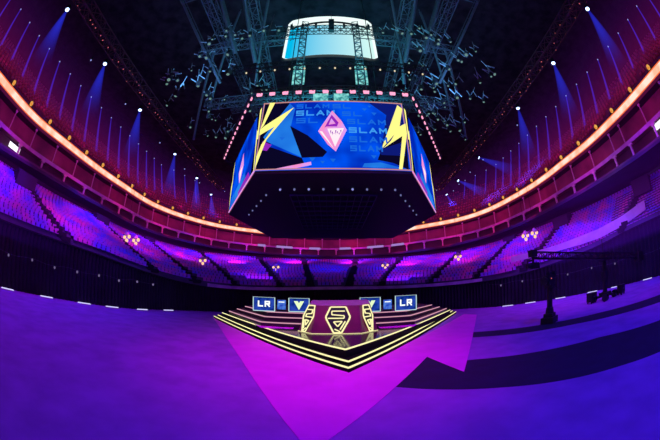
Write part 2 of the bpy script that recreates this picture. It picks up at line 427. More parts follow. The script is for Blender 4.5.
# ------------------------------------------------------------------ roof lamps with beams
def head(parent, r, m, body='black', L=.6):
    mb = MB(); mb.lathe((0, 0, 0), [(r*.8, L), (r*1.1, L*.7), (r*1.15, .08), (r*1.0, 0)], 12); mb.build('lamp_body', M[body], parent)
    mb = MB(); mb.lathe((0, 0, -.12), [(r*.55, -.06), (r*.85, 0), (r*.9, .12)], 12); mb.build('lens', m, parent, smooth=True)
def cone(parent, r0, r1, L, m, name='light_beam'):
    mb = MB(); mb.lathe((0, 0, -L), [(r1, 0), (r0, L-.15)], 20); return mb.build(name, m, parent)
def aim(o, d):
    o.rotation_mode = 'QUATERNION'; o.rotation_quaternion = Vector((0, 0, -1)).rotation_difference(Vector(d).normalized())
BS = beam_mat('beam_small', (.06, .03, 1), 1.15, 11, .8)
proto = None
for sgn in (-1, 1):
    for k in range(20):
        y = -8+4*k; x = sgn*(44.6 + .05*k if sgn < 0 else 43.0+.055*k+.6)
        if k > 16: x = sgn*(45-(k-16)*1.6)
        if proto is None:
            e = empty('roof_lamp', (x, y, 34), 'small pale blue lamp throwing a thin blue beam onto the upper tier', 'lamp', 'small lamps above the upper tier')
            head(e, .135, M['lens2']); cone(e, .12, .36, 11, BS); proto = e
            mb = MB(); mb.bar((0, 0, .5), (0, 0, 1.3), .04); mb.build('hanger', M['black'], e)
        else: e = copy_tree(proto)
        e.location = (x, y, 34); aim(e, (-.12*sgn, .28, -1))
    mb = MB(); truss(mb, (sgn*44.8, -14, 35.6), (sgn*44.8, 72, 35.6), .6, .6, 60, .04)
    o = mb.build('lamp_truss', M['black']); tag(o, 'dark lattice truss carrying the small blue lamps above the %s upper tier' % ('crane-side' if sgn > 0 else 'drape-side'), 'truss')
BB = beam_mat('beam_big', (.02, .04, 1), .6, 10, 2.2)
BM = beam_mat('beam_mid', (.03, .05, 1), .42, 11, 1.7)
big = [(-30.8,3.5,(.22,.2,-1)),(-31,15.7,(.2,.1,-1)),(-31.6,28.1,(.15,.05,-1)),(-33,44.6,(0,.1,-1)),(-33.7,57.8,(.15,0,-1)),(-34.8,70,(.2,0,-1)),
       (29.9,4,(-.05,.2,-1)),(30.6,15.7,(-.1,.15,-1)),(30.9,27.8,(-.05,.1,-1)),(32.3,46.5,(1,-.35,-.5)),(33,59.6,(1,-.6,-.8)),(34,70,(.5,0,-1))]
names = ['first','second','third','fourth','fifth','farthest']
for q, (x, y, d) in enumerate(big):
    e = empty('moving_spotlight', (x, y, 30), 'bright spotlight with wide blue beam, %s from the camera by the %s red-dotted truss' % (names[q % 6], 'left' if x < 0 else 'right'), 'spotlight')
    head(e, .36, M['lens'], L=.8); cone(e, .15, 1.75, 10, BB)
    aim(e, d)
    # a real lamp for the beam
    l = bpy.data.lights.new('spot_light', 'SPOT'); l.energy = 9000; l.color = (.06, .05, 1); l.spot_size = math.radians(50); l.spot_blend = .8; l.shadow_soft_size = .3
    lo = bpy.data.objects.new('spot_light', l); col.objects.link(lo); lo.location = Vector((x, y, 30))+Vector(d).normalized()*.6
    lo.rotation_mode = 'QUATERNION'; lo.rotation_quaternion = Vector((0, 0, -1)).rotation_difference(Vector(d).normalized())
# secondary dim lamps beside the big ones
proto = None
for x, y in ((-33.5,14),(-34,26),(-34.5,40),(-35,53),(-35,62),(34.5,33),(34.5,48),(34.5,55),(35,63),(35.5,68),(30,68),(-30,69)):
    if proto is None:
        e = empty('roof_spotlight', (x, y, 30.5), 'dim blue spotlight hanging between the bright ones over the bowl', 'spotlight', 'dim roof spotlights')
        head(e, .15, M['lens2']); mb = MB(); mb.bar((0, 0, .5), (0, 0, 1.4), .04); mb.build('hanger', M['black'], e); proto = e
    else: e = copy_tree(proto)
    e.location = (x, y, 30.5)

# the two long red-dotted trusses
for sgn in (-1, 1):
    side = 'left' if sgn < 0 else 'right'
    e = empty('roof_truss', (0, 0, 0), 'long dark red lattice truss sprinkled with red dots, on the %s of the scoreboard' % side, 'truss')
    mb = MB(); truss(mb, (sgn*25.6, -6, 28.4), (sgn*27.6, 62, 28.4), 1.5, 1.3, 46, .09); mb.build('lattice', M['redtruss'], e)
    mb = MB()
    for k in range(90):
        t = k/90; x = sgn*(25.6+2*t)+random.choice((-.75, .75, .0)); mb.box((x, -6+68*t, 27.7+random.random()*.2), (.11, .11, .10))
    o = mb.build('red_dots', M['reddot'], e); o['kind'] = 'stuff'

# roof girders over the middle
random.seed(3)
gird = [((-16,6,37),(-13.5,46,35),'left outer'),((16,6,37),(13.5,46,35),'right outer'),((-9.5,6,36),(-9.5,46,34),'left inner'),((9.5,6,36),(9.5,46,34),'right inner')]
for a, b, l in gird:
    mb = MB(); truss(mb, a, b, 1.3, 1.4, 22, .08); tag(mb.build('roof_girder', M['truss']), 'teal-lit lattice roof girder running away above the scoreboard, %s one' % l, 'girder')
for y, z, l in ((12,33,'nearest the camera'),(21,32,'second from the camera'),(27,27,'low one just behind the light row'),(36,33,'farthest back')):
    mb = MB(); truss(mb, (-17, y, z), (17, y, z), 1.0, 1.1, 30, .06); tag(mb.build('cross_truss', M['truss']), 'teal-lit lattice truss crossing above the scoreboard, %s' % l, 'truss')
# slanting struts
for q, (x0, y0, z0, x1, y1, z1, w) in enumerate([(-15,10,40,-11,20,29,.22),(-11.5,12,40,-9,22,29,.25),(-13,20,40,-18,30,27,.2),(-7.5,15,40,-9,24,27,.2),(-20,14,38,-14,24,28,.2),(-17,24,36,-22,34,26,.22),
      (15,10,40,11,20,29,.22),(11.5,12,40,9,22,29,.25),(13,20,40,18,30,27,.2),(7.5,15,40,9,24,27,.2),(20,14,38,14,24,28,.2),(17,24,36,22,34,26,.22)]):
    mb = MB(); mb.bar((x0,y0,z0), (x1,y1,z1), w, 6); mb.bar((x0,y0,z0+.8), (x1,y1,z1+.8), w*.4, 6)
    for k in range(7):
        t = k/7; p = Vector((x0,y0,z0)).lerp((x1,y1,z1), t); mb.bar(p, p+Vector((0,0,.8)), .05)
    tag(mb.build('roof_strut', M['truss']), 'slanting pale steel strut among the teal-lit roof trusses above the scoreboard', 'strut', 'roof struts')
# rigged fixtures: little zigzag brackets with lamps
proto = None
fx = [(-14+1.6*k, 18, 31.0-.1*k) for k in range(6)]+[(14-1.6*k, 18, 31-.1*k) for k in range(6)]
for k in range(90):
    fx.append((random.choice((-1, 1))*random.uniform(8, 19), random.uniform(16, 32), random.uniform(23, 31)))
for x, y, z in fx:
    if proto is None:
        e = empty('rigged_fixture', (x, y, z), 'small stage fixture clamped among the teal-lit roof trusses', 'fixture', 'fixtures in the roof rig')
        mb = MB(); mb.bar((-.6, 0, .1), (0, 0, -.35), .05); mb.bar((0, 0, -.35), (.1, 0, .5), .05); mb.bar((.1, 0, .5), (.7, 0, 0), .05); mb.bar((.1, 0, .5), (.1, 0, 1.1), .03); mb.build('bracket', pbr('pale_bracket', (.36, .44, .46), .5), e)
        mb = MB(); mb.box((.1, 0, -.5), (.35, .4, .45)); mb.build('lamp_body', M['black'], e)
        mb = MB(); mb.lathe((.1, 0, -.82), [(.06, 0), (.13, .06), (.13, .12)], 8); mb.build('lens', glow('fixture_lens', (.16, .30, .27), .8), e); proto = e
    else: e = copy_tree(proto)
    e.location = (x, y, z); e.rotation_euler = (random.uniform(-.3, .3), random.uniform(-.6, .6), random.uniform(-.5, .5)); k_ = random.uniform(.8, 1.5); e.scale = (k_, k_, k_)

# curved overhead screen
e = empty('overhead_screen', (0, 20.3, 0), 'curved glowing cyan and white screen hanging high above the scoreboard', 'screen')
def arc_band(z0, z1, hw, n=24, corner=0., yo=0., inv=False):
    mb = MB()
    def zz(x, lo):
        t = max(0., abs(x)-(hw-corner))/max(corner, 1e-3); d = corner*(1-math.sqrt(max(0., 1-t*t))) if corner else 0
        return (z0+d*.6) if lo else (z1-d)
    for i in range(n):
        xa = -hw+2*hw*i/n; xb = -hw+2*hw*(i+1)/n
        ya, yb = yo+.7*(xa/5.7)**2, yo+.7*(xb/5.7)**2
        mb.quad((xa, ya, zz(xa, 1)), (xb, yb, zz(xb, 1)), (xb, yb, zz(xb, 0)), (xa, ya, zz(xa, 0)))
    return mb
arc_band(27.75, 36.6, 5.45, corner=.8).build('screen_rim', M['white_cap'], e)
arc_band(27.72, 34.2, 5.1, corner=.3, yo=-.03).build('screen_face', M['cyan'], e)
mb = MB()
for i in range(20):
    xa = -5.1+10.2*i/20; xb = xa+.51; f = lambda x: 34.0+.75*(1-(x/5.1)**2); g = lambda x: -.08+.7*(x/5.7)**2
    mb.quad((xa, g(xa), f(xa)-.12), (xb, g(xb), f(xb)-.12), (xb, g(xb), f(xb)+.38), (xa, g(xa), f(xa)+.38))
mb.build('divider', M['black'], e)
arc_band(27.4, 36.8, 5.6, corner=.8, yo=.15).build('housing', M['black'], e)
mb = MB(); truss(mb, (-6, 18.6, 30.6), (6, 18.6, 30.6), .5, 1.3, 20, .05); tag(mb.build('front_truss', M['black']), 'black lattice truss silhouetted in front of the cyan curved screen', 'truss')
for k, x in enumerate((-4.4,-3.1,-1.6,1.6,3.1,4.4)):
    mb = MB(); mb.box((0,0,0), (.25,.3,.7)); mb.bar((0,0,.3), (0,0,.8), .04); o = mb.build('hanging_lamp', M['black']); o.location = (x, 18.5, 31.4)
    tag(o, 'small black lamp silhouetted on the truss in front of the cyan screen', 'lamp', 'silhouetted lamps')
mb = MB()
for k in range(5): mb.box((0, .05*k*k*.3, -.42*k), (.62, .5, .38))
mb.bar((0,0,.2), (0,0,2.2), .03)
o = mb.build('line_array_speaker', M['black']); o.location = (.15, 18.0, 31.6); tag(o, 'black hanging speaker stack in front of the middle of the cyan screen', 'speaker')
for s in (-1, 1):
    for dy, nm in ((0, 0),):
        mb = MB(); truss(mb, (s*3.0, 19.2, 33), (s*3.05, 19.4, 19.3), .7, .7, 18, .055)
        tag(mb.build('vertical_truss', M['truss']), 'upright lattice truss hanging down to the scoreboard, %s of the pair' % ('left' if s < 0 else 'right'), 'truss')
        mb = MB(); mb.prism([(-.62, 0), (.62, 0), (.62, .1), (-.62, .1)], 0, 2.8); mb.box((0, .1, 3.1), (.8, .1, .5))
        o = mb.build('cyan_panel', M['cyanp']); o.location = (s*3.15, 19.95, 22.6)
        tag(o, 'teal glowing panel behind the %s upright truss' % ('left' if s < 0 else 'right'), 'panel')
    mb = MB(); mb.box((0, 0, 0), (1.25, .1, .95)); mb.box((0, .08, 0), (1.4, .08, 1.1))
    o = mb.build('cyan_window', M['cyanp']); o.location = (s*.95+.1, 19.6, 20.4)
    tag(o, 'small teal lit panel just above the scoreboard, %s one of two' % ('left' if s < 0 else 'right'), 'panel')

# light row truss above the scoreboard
e = empty('light_row_truss', (0, 17.2, 22), 'dark truss with a row of small warm lamps crossing above the scoreboard', 'truss')
mb = MB(); truss(mb, (-9, 0, .5), (9.6, 0, .5), .6, .6, 30, .045); mb.build('lattice', M['black'], e)
for k in range(13):
    mb = MB(); mb.lathe((-7.6+1.34*k, -.1, -.2), [(.05, 0), (.09, .08), (.08, .16)], 8); mb.build('lamp', glow('row_lamp', (.8, .65, .42), .9) if k == 0 else bpy.data.materials['row_lamp'], e)

# pink LED bar ring
ringpts = [(-6.5,17.3),(6.9,17.2),(13.9,28.7),(10,42),(-10,42),(-13.3,28.8)]
e = empty('light_ring_truss', (0, 0, 19), 'six-sided black truss frame hanging round the top of the scoreboard', 'truss')
mb = MB()
for i in range(6): a, b = ringpts[i], ringpts[(i+1) % 6]; truss(mb, (*a, .35), (*b, .35), .4, .4, 14, .035)
mb.build('lattice', M['black'], e)
for x, y in ringpts:
    mb = MB(); mb.bar((x, y, .5), (x, y, 14), .04); mb.build('suspension_cable', M['black'], e)
proto = None
for i in range(6):
    if i in (2, 3, 4): continue
    a = Vector((*ringpts[i], 19)); b = Vector((*ringpts[(i+1) % 6], 19)); cnt = 12 if i == 0 else 13
    for k in range(cnt):
        p = a.lerp(b, (k+.5)/cnt)
        if proto is None:
            mb = MB(); mb.box((0, 0, 0), (.46, .16, .16)); mb.box((0, 0, .14), (.5, .1, .1)); proto = mb.build('pink_light_bar', M['pinkled'])
            tag(proto, 'short pink light bar, one dash of the dashed ring round the scoreboard top', 'light', 'pink light bars of the ring'); o = proto
        else: o = proto.copy(); col.objects.link(o)
        o.location = p; d = b-a; o.rotation_euler.z = math.atan2(d.y, d.x)
        if i: o.scale = (.55, .9, .9)

# ------------------------------------------------------------------ scoreboard
SB = [(-5.25,16.9),(5.75,16.9),(11.4,26.9),(9.4,39.7),(-8.6,39.7),(-10.85,26.9)]
ZB, ZT = 11.5, 17.6
e = empty('scoreboard', (0, 0, 0), 'huge six-sided hanging scoreboard with blue screens and a black underside', 'scoreboard')
mid = Vector((.3, 28.3))
def sc_(p, k): return (mid.x+(p[0]-mid.x)*k, mid.y+(p[1]-mid.y)*k)
mb = MB(); mb.prism([sc_(p, .985) for p in SB], ZB+.05, ZT+.1); mb.build('housing', M['black'], e)
# recessed underside: lattice grid and rim
mb = MB(); mb.prism([sc_(p, 1.0) for p in SB], ZB-.18, ZB+.05); under = mb.build('underside', M['blackgloss'], e)
under.data.materials[0] = pbr('underside_black', (.006, .006, .012), .6)
mb = MB()
for k in range(9): mb.box((.3, 21+1.5*k, ZB-.28), (7.2, .07, .12))
for k in range(13): mb.box((.3-3.6+.6*k, 27, ZB-.28), (.05, 12, .1))
mb.build('speaker_grille', pbr('grille', (.05, .06, .13), .5), e)
for k in range(9):
    mb = MB(); mb.lathe((-3.9+1.13*k, 19.8, ZB-.32), [(.05, 0), (.09, .06), (.08, .14)], 8); mb.build('lamp', M['lens2' if k in (0, 2, 5) else 'dim'], e)
for s in (-1, 1):
    for k in range(5):
        mb = MB(); mb.lathe((.3+s*(5.6+.8*k), 21+1.45*k, ZB-.32), [(.04, 0), (.08, .06), (.07, .14)], 8); mb.build('lamp', M['dim'], e)
def face(i, name, m):
    a, b = SB[i], SB[(i+1) % 6]; mb = MB(); mb.quad((*a, ZB+.05), (*b, ZB+.05), (*b, ZT), (*a, ZT)); return mb.build(name, m, e)
# front screen
fs = face(0, 'front_screen', M['sblue'])
fs['label'] = 'front blue screen with repeated words and a pink diamond emblem'
LAY = [0]
def art(pts, m, name, parent=None):
    LAY[0] += 1; y = 16.86-.012*LAY[0]
    mb = MB(); mb.poly([(x, y, z) for x, z in pts]); return mb.build(name, m, parent or fs)
art([(-5.22,17.55),(-3.2,17.55),(-2.8,16.9),(-2.95,15.1),(-4.4,13.6),(-5.22,13.5)], M['sblack'], 'black_facet')
art([(-3.14,17.45),(-2.67,16.9),(-2.91,15.14),(-1.89,12.47),(-4.6,13.9),(-4.9,14.3)], M['slblue'], 'light_facet')
art([(-5.2,13.8),(-1.95,12.45),(-1.7,11.9),(-2.4,11.72),(-5.2,11.6)], M['sblack'], 'black_facet')
art([(-4.9,13.95),(-4.2,13.6),(-4.5,13.1),(-4.95,13.2)], M['spurp'], 'purple_facet')
art([(-2.95,15.2),(-1.6,14.3),(-.2,12.9),(-.5,12.5),(-1.95,12.45)], M['sblack'], 'black_facet')
art([(3.0,17.5),(5.6,17.5),(5.6,14.8),(3.65,13.2),(4.3,16.3)], M['snavy'], 'navy_facet')
art([(3.65,13.2),(5.6,14.6),(5.5,11.6),(4.4,12.1),(3.3,12.3)], M['sblack'], 'black_facet')
art([(3.4,13.1),(5.4,13.9),(5.4,12.7),(3.6,12.7)], M['snavy'], 'navy_facet')
art([(2.2,11.7),(2.35,12.0),(3.5,12.1),(5.3,11.65)], M['slblue'], 'light_facet')
art([(-3.7,11.62),(-1.3,12.1),(-1.25,11.85),(-2.3,11.62)], M['spink'], 'pink_facet')
def bolt(pts, m=None): return art(pts, M['syel'], 'yellow_bolt')
bolt([(-4.72,17.55),(-4.3,17.55),(-4.95,15.35),(-5.2,14.9)])
bolt([(-4.95,15.2),(-2.75,16.95),(-4.6,14.0),(-5.2,11.65),(-5.2,12.6),(-4.95,13.6),(-4.1,15.15),(-5.2,14.4),(-5.2,14.9)])
bolt([(5.3,17.35),(5.66,17.0),(5.15,15.0),(3.6,13.1)])
bolt([(5.1,15.15),(5.72,15.55),(5.7,14.6),(5.0,11.6),(4.75,11.6),(5.3,14.35),(3.75,13.2),(4.4,13.9)])
GL = {'S': [((1,1),(0,1)),((0,1),(0,.52)),((0,.52),(1,.52)),((1,.52),(1,0)),((1,0),(0,0))], 'L': [((0,1),(0,0)),((0,0),(1,0))],
      'A': [((0,0),(.5,1)),((.5,1),(1,0)),((.2,.32),(.8,.32))], 'M': [((0,0),(0,1)),((0,1),(.5,.35)),((.5,.35),(1,1)),((1,1),(1,0))],
      'R': [((0,0),(0,1)),((0,1),(1,1)),((1,1),(1,.5)),((1,.5),(0,.5)),((.5,.5),(1,0))]}
def strokes(word, x0, z0, w, h, t, y):
    """flat block letters, each stroke a rectangle in the xz plane"""
    mb = MB(); n = len(word); cw = w/(n+.28*(n-1))
    for i, ch in enumerate(word):
        ox = x0+i*cw*1.28
        for q, ((ax, az), (bx, bz)) in enumerate(GL[ch]):
            A = Vector((ox+t/2+ax*(cw-t), z0+t/2+az*(h-t))); B = Vector((ox+t/2+bx*(cw-t), z0+t/2+bz*(h-t)))
            d = (B-A).normalized()*t/2; nn_ = Vector((-d.y, d.x)); A -= d*.98; B += d*.98; yy = y-.0006*q
            mb.quad((A.x-nn_.x, yy, A.y-nn_.y), (B.x-nn_.x, yy, B.y-nn_.y), (B.x+nn_.x, yy, B.y+nn_.y), (A.x+nn_.x, yy, A.y+nn_.y))
    return mb
def txt(s, x0, z0, w, h, m, nm='screen_word'):
    LAY[0] += 1
    return strokes(s, x0, z0, w, h, h*.24, 16.86-.012*LAY[0]).build(nm, m, fs)
txt('SLAM', -2.55, 16.75, 2.5, .42, M['stext2']); txt('SL', .2, 16.72, 1.4, .45, M['stext2'])
txt('SLAM', -2.55, 16.02, 2.9, .52, M['stext'])
txt('SL', -2.5, 15.3, 1.6, .5, M['stext2'])
txt('SL', .9, 15.95, 1.5, .45, M['stext2'])
txt('SLAM', 1.25, 15.2, 2.9, .48, M['stext2'])
txt('SLAM', 1.35, 14.4, 2.8, .50, M['stext'])
txt('SLAM', 1.35, 13.6, 2.75, .50, M['stext2'])
txt('SLAM', 1.4, 12.85, 2.3, .48, M['stext2'])
for x, z, r in ((2.6,16.6,.2),(3.3,16.2,.22),(3.0,16.9,.15),(-1.2,12.2,.22),(.2,12.1,.2),(-.5,11.95,.16),(3.0,12.4,.2),(-3.4,13.9,.2)):
    art([(x-r, z+r*.6), (x+r, z+r*.5), (x, z-r*.8)], M['stext2'], 'triangle_mark')
# diamond emblem
art([(.16,16.35),(.85,15.35),(1.2,14.55),(.4,12.75),(-.15,13.3),(-.85,14.45)], M['spink'], 'emblem')
art([(.12,15.95),(.62,15.2),(.5,14.85),(-.25,14.85),(-.4,14.75)], M['spurp'], 'emblem_facet')
art([(.1,15.6),(.4,15.1),(-.1,15.0)], M['spink'], 'emblem_facet')
art([(-.2,14.65),(1.0,14.7),(.35,13.1)], M['spale'], 'emblem_triangle')
for q in range(7):
    x = .0+.12*q; art([(x, 14.45-.12*(q % 3)), (x+.09, 14.5-.12*(q % 3)), (x+.05, 14.15-.1*(q % 2))], M['spurp'], 'emblem_dash')
art([(-.75,14.35),(-.55,14.35),(.2,13.05),(.3,12.85)], M['spale'], 'emblem_facet')
for (x0,z0,x1,z1) in ((-5.25,17.55,5.75,17.6),(-5.25,11.6,5.75,11.6),(-5.2,11.6,-5.2,17.6),(5.68,11.6,5.68,17.6)):
    mb = MB(); mb.bar((x0,16.8,z0),(x1,16.8,z1),.045); mb.build('edge_light', M['sedge'], fs)
# side screens
def side(i, flip):
    a = Vector((*SB[i], 0)); b = Vector((*SB[(i+1) % 6], 0))
    if flip: a, b = b, a                              # a is the end nearer the camera
    d = (b-a); L = d.length; d.normalize(); nr = Vector((d.y, -d.x, 0))
    if (nr.x < 0) != (a.x < 0): nr = -nr
    mb = MB(); mb.quad(*[tuple(a+d*u*L+nr*.02+Vector((0,0,z))) for u, z in ((0,ZB+.05),(1,ZB+.05),(1,ZT),(0,ZT))])
    s = mb.build('side_screen', M['sblue'], e)
    s['label'] = 'blue side screen with a narrow pink emblem'
    c = [0]
    def sp(pts, m, name):
        c[0] += 1; mb = MB(); mb.poly([tuple(a+d*u*L+nr*(.03+.012*c[0])+Vector((0,0,z))) for u, z in pts]); mb.build(name, m, s)
    sp([(0,17.6),(.16,17.6),(.05,14.6),(.12,11.6),(0,11.6)], M['sblack'], 'black_facet')
    sp([(.03,17.5),(.08,17.6),(.045,15.2),(.08,15.6),(.02,11.6),(0,11.6),(.035,14.4),(0,14.2)], M['syel'], 'yellow_bolt')
    sp([(.5,15.9),(.62,14.3),(.52,12.6),(.42,14.2)], M['spink'], 'emblem')
    sp([(.45,14.3),(.58,14.3),(.52,13.0)], M['spale'], 'emblem_triangle')
    sp([(.93,17.6),(1,17.6),(1,11.6),(.95,11.6)], M['sblack'], 'black_facet')
    sp([(.95,17.4),(.98,16.5),(.96,15.0),(1,14.4),(.97,11.7),(.92,14.9),(.94,15.6)], M['syel'], 'yellow_bolt')
    sp([(.3,12.9),(.8,12.6),(.95,11.6),(.2,11.6)], M['slblue'], 'light_facet')
    sp([(.15,12.2),(.5,11.9),(.5,11.6),(.1,11.6)], M['spurp'], 'purple_facet')
    mb = MB(); mb.bar(a+nr*.05+Vector((0,0,ZB+.05)), b+nr*.05+Vector((0,0,ZB+.05)), .06); mb.build('edge_light', M['spink'], s)
side(1, False); side(5, True)
for i in (2, 3, 4): face(i, 'rear_screen', M['sblue'])
for x, y in ((-4,20),(4.5,20),(-6,32),(6.5,32)):
    mb = MB(); mb.bar((x, y, ZT), (x, y, 42), .06); mb.build('suspension_cable', M['black'], e)

# ------------------------------------------------------------------ floor graphics
mb = MB(); mb.prism([(-12.75,28.4),(-7.6,18.9),(-4.24,12.6),(-.4,5.0),(2.26,9.07),(4.75,12.84),(5.15,9.51),(16.2,27.4),(15.9,32),(.76,11.4)][:8]+[(15.9,30),(.76,12),(-12.5,28.6)], 0.004, .018)
tag(mb.build('arrow_carpet', M['magenta']), 'bright magenta arrow-shaped carpet spreading in front of the stage', 'carpet')
def strip(pts, label):
    mb = MB(); mb.prism(pts, .002, .010); tag(mb.build('dark_floor_band', M['darkband']), label, 'carpet')  # thin dark blue bands lying flat on the floor
strip([(2.26,9.07),(5.3,7.05),(6.95,5.75),(8.9,4.2),(10.4,2.8),(14,-1),(19,0),(15.0,4.4),(12.2,7.5),(9.2,9.3),(6.4,10.9),(5.3,11.3),(4.75,12.84)], 'wide dark blue band across the floor touching the magenta arrow')
strip([(9.1,15.85),(11.5,14.0),(15.0,11.5),(18,8.4),(20.2,5.8),(24,0),(28,0),(23.1,7),(18.5,11.5),(15.5,13.7),(12.8,15.6),(10.1,17.6)], 'narrower dark blue band on the floor in front of the camera crane')

# ------------------------------------------------------------------ stage
st = empty('stage', (.7, 20, 0), 'black glossy arrow-shaped stage edged with yellow neon lines', 'stage')
def P(pts): return [(x-.7, y-20) for x, y in pts]
def layer(pts, z0, z1, name, m, nm, w, ztop, edge_n=3):
    mb = MB(); mb.prism(P(pts), z0, z1); o = mb.build(name, m, st)
    mb = MB(); q = P(pts)
    for i in range(edge_n-1):
        a, b = Vector((*q[i], ztop)), Vector((*q[i+1], ztop)); mb.bar(a, b, w)
    mb.build('neon_strip', nm, o)
layer([(-12.7,28.4),(.76,11.2),(15.7,31.9),(15.7,33.5),(-12.7,33.5)], 0, .26, 'lower_step', M['matte'], M['neon'], .045, .24)
layer([(-12.2,28.4),(.78,11.6),(15.2,31.9),(15.2,33.4),(-12.2,33.4)], .26, .44, 'middle_step', M['matte'], M['neon'], .045, .42)
layer([(-11.1,27),(.68,12.16),(13.3,28.6),(13.3,33.2),(-11.1,33.2)], .44, .86, 'stage_deck', M['matte'], M['neon'], .045, .86)
mb = MB(); mb.prism(P([(-11.1,27),(.68,12.2),(13.3,28.6),(13.3,33.2),(-11.1,33.2)]), .86, .88); mb.build('deck_surface', M['blackgloss'], st)
layer([(-10.0,26.2),(-4.9,19.3),(6.1,19.3),(12.3,27.4),(12.3,33),(-10,33)], .88, 1.19, 'rear_step', M['tier'], M['neonpale'], .05, 1.18, 4)
layer([(-9.2,26.4),(-4.9,20.5),(6.1,20.5),(11.3,27),(11.3,33),(-9.2,33)], 1.19, 1.48, 'rear_step', M['tier'], M['neonpale'], .05, 1.47, 4)
layer([(-8.4,26.6),(-4.9,21.6),(6.1,21.6),(10.3,26.7),(10.3,33),(-8.4,33)], 1.48, 1.78, 'rear_step', M['tier'], M['neonpale'], .05, 1.77, 4)
mb = MB(); mb.prism(P([(-5.6,20.0),(-4.7,18.3),(-2.5,18.6),(-2.5,19.28),(-5,19.28)]), .885, .9); mb.build('pink_floor_strip', M['magenta'], st)
mb = MB(); mb.prism(P([(3.4,18.6),(5.7,18.3),(6.8,20.0),(6.2,19.28),(3.4,19.28)]), .885, .9); mb.build('pink_floor_strip', M['magenta'], st)

# centre booth with three emblem panels
bt = empty('emblem_podium', (.45, 18, .88), 'maroon podium with three glowing yellow shield emblems on the stage', 'podium')
B0 = [(-1.55,-1.4),(1.45,-1.4),(2.65,-.3),(2.65,2.4),(-2.5,2.4),(-2.5,-.3)]
T0 = [(-1.25,-.95),(1.35,-.95),(2.15,0),(2.35,2.2),(-1.75,2.2),(-1.75,0)]
TZ = [1.76,1.76,1.82,2.0,2.0,1.82]
mb = MB(); nn = len(B0)
for i in range(nn):
    j = (i+1) % nn; mb.quad((*B0[i], 0), (*B0[j], 0), (*T0[j], TZ[j]), (*T0[i], TZ[i]))
mb.build('body', M['maroon'], bt)
mb = MB()
for i in range(nn):
    j = (i+1) % nn; mb.poly([(*T0[i], TZ[i]), (*T0[j], TZ[j]), (.3, 1, 1.92)])
mb.build('top', M['greytop'], bt)
mb = MB()
for i in (5, 0, 1): j = (i+1) % nn; mb.bar((*B0[i], .03), (*B0[j], .03), .02)
mb.build('base_light', M['neon'], bt)
def emblem(cb, ct, u, w, h, name='emblem'):
    """shield outline with an S bar and an arrow, on the plane through cb (bottom middle) and ct (top middle), u = width direction"""
    cb = Vector(cb); ct = Vector(ct); up = (ct-cb); u = Vector(u).normalized(); H = up.length; up.normalize(); nr = u.cross(up); nr = nr if nr.y < 0 else -nr
    def q(x, y): return cb+u*(x*w/2)+up*(y*H)+nr*.05
    mbk = MB(); out = [(-.62,1),(.62,1),(.98,.62),(.9,.5),(.32,0),(-.32,0),(-.9,.5),(-.98,.62)]
    mbk.poly([tuple(q(*p)-nr*.03) for p in out]); bk = mbk.build('emblem_backing', M['black'], bt)
    mb = MB(); r = .055*h
    for i in range(len(out)): mb.bar(q(*out[i]), q(*out[(i+1) % len(out)]), r)
    for a, b in (((-.5,.84),(.55,.84)),((-.5,.84),(-.5,.70)),((-.5,.70),(.5,.66)),((.5,.66),(.5,.56)),((.5,.56),(-.8,.56)),((-.35,.42),(.35,.44)),((.35,.44),(.0,.24)),((0,.24),(-.35,.42)),((-.25,.14),(.2,.04)),((.6,.44),(.2,.12))):
        mb.bar(q(*a), q(*b), r*.85)
    mb.build('emblem_lines', M['neon'], bk)
emblem((0,-1.36,.08), (.05,-1.02,1.66), (1,0,0), 1.5, 1.0)
emblem((-2.05,-.92,.08), (-1.55,-.55,1.72), (-1,1,0), .95, 1.0)
emblem((2.08,-.90,.08), (1.78,-.53,1.72), (1,1,0), .95, 1.0)
# dark gap posts
# team screens on the top step
def team(az0, az1, dist, word, label, zt=2.95):
    a0, a1 = math.radians(az0), math.radians(az1); am = (a0+a1)/2
    x, y = dist*math.sin(am), dist*math.cos(am); w = dist*(math.tan(a1-am)*2)
    t = empty('team_desk', (x, y, 1.78), label, 'desk', rz=-am*.4)
    h = zt-1.78
    mb = MB(); mb.box((0, .35, h/2), (w*.96, .6, h*.96)); mb.build('body', M['black'], t)
    mb = MB(); mb.quad((-w/2+.06, 0, .07), (w/2-.06, 0, .07), (w/2-.06, 0, h-.07), (-w/2+.06, 0, h-.07)); p = mb.build('front_screen', M['panelblue'], t)
    mb = MB()
    for a, b in (((-w/2,0,.04),(w/2,0,.04)),((w/2,0,.04),(w/2,0,h)),((w/2,0,h),(-w/2,0,h)),((-w/2,0,h),(-w/2,0,.04))): mb.bar(a, b, .045)
    mb.build('frame', M['framew'], t)
    if word == 'V':
        mb = MB(); mb.poly([(-.42,-.03,h*.78),(-.1,-.03,h*.78),(0,-.03,h*.62),(.1,-.03,h*.78),(.42,-.03,h*.78),(0,-.03,h*.15)]); mb.build('emblem', M['vyel'], p)
    else:
        strokes(word, -.5, h*.32, 1.0, h*.42, .12, -.03).build('lettering', M['text_w'], p)
    mb = MB(); mb.box((0, .3, h+.02), (w, .7, .05)); mb.build('desk_top', M['black'], t)
team(-15.9, -11.4, 22.4, 'LR', 'dark desk with a framed blue screen reading LR, leftmost on the stage steps')
team(-8.5, -4.3, 22.6, 'V', 'dark desk with a framed blue screen showing a pale V, left beside the podium')
team(6.2, 10.4, 22.6, 'V', 'dark desk with a framed blue screen showing a pale V, right beside the podium', 3.0)
team(13.5, 17.9, 22.6, 'LR', 'dark desk with a framed blue screen reading LR, rightmost on the stage steps', 3.05)
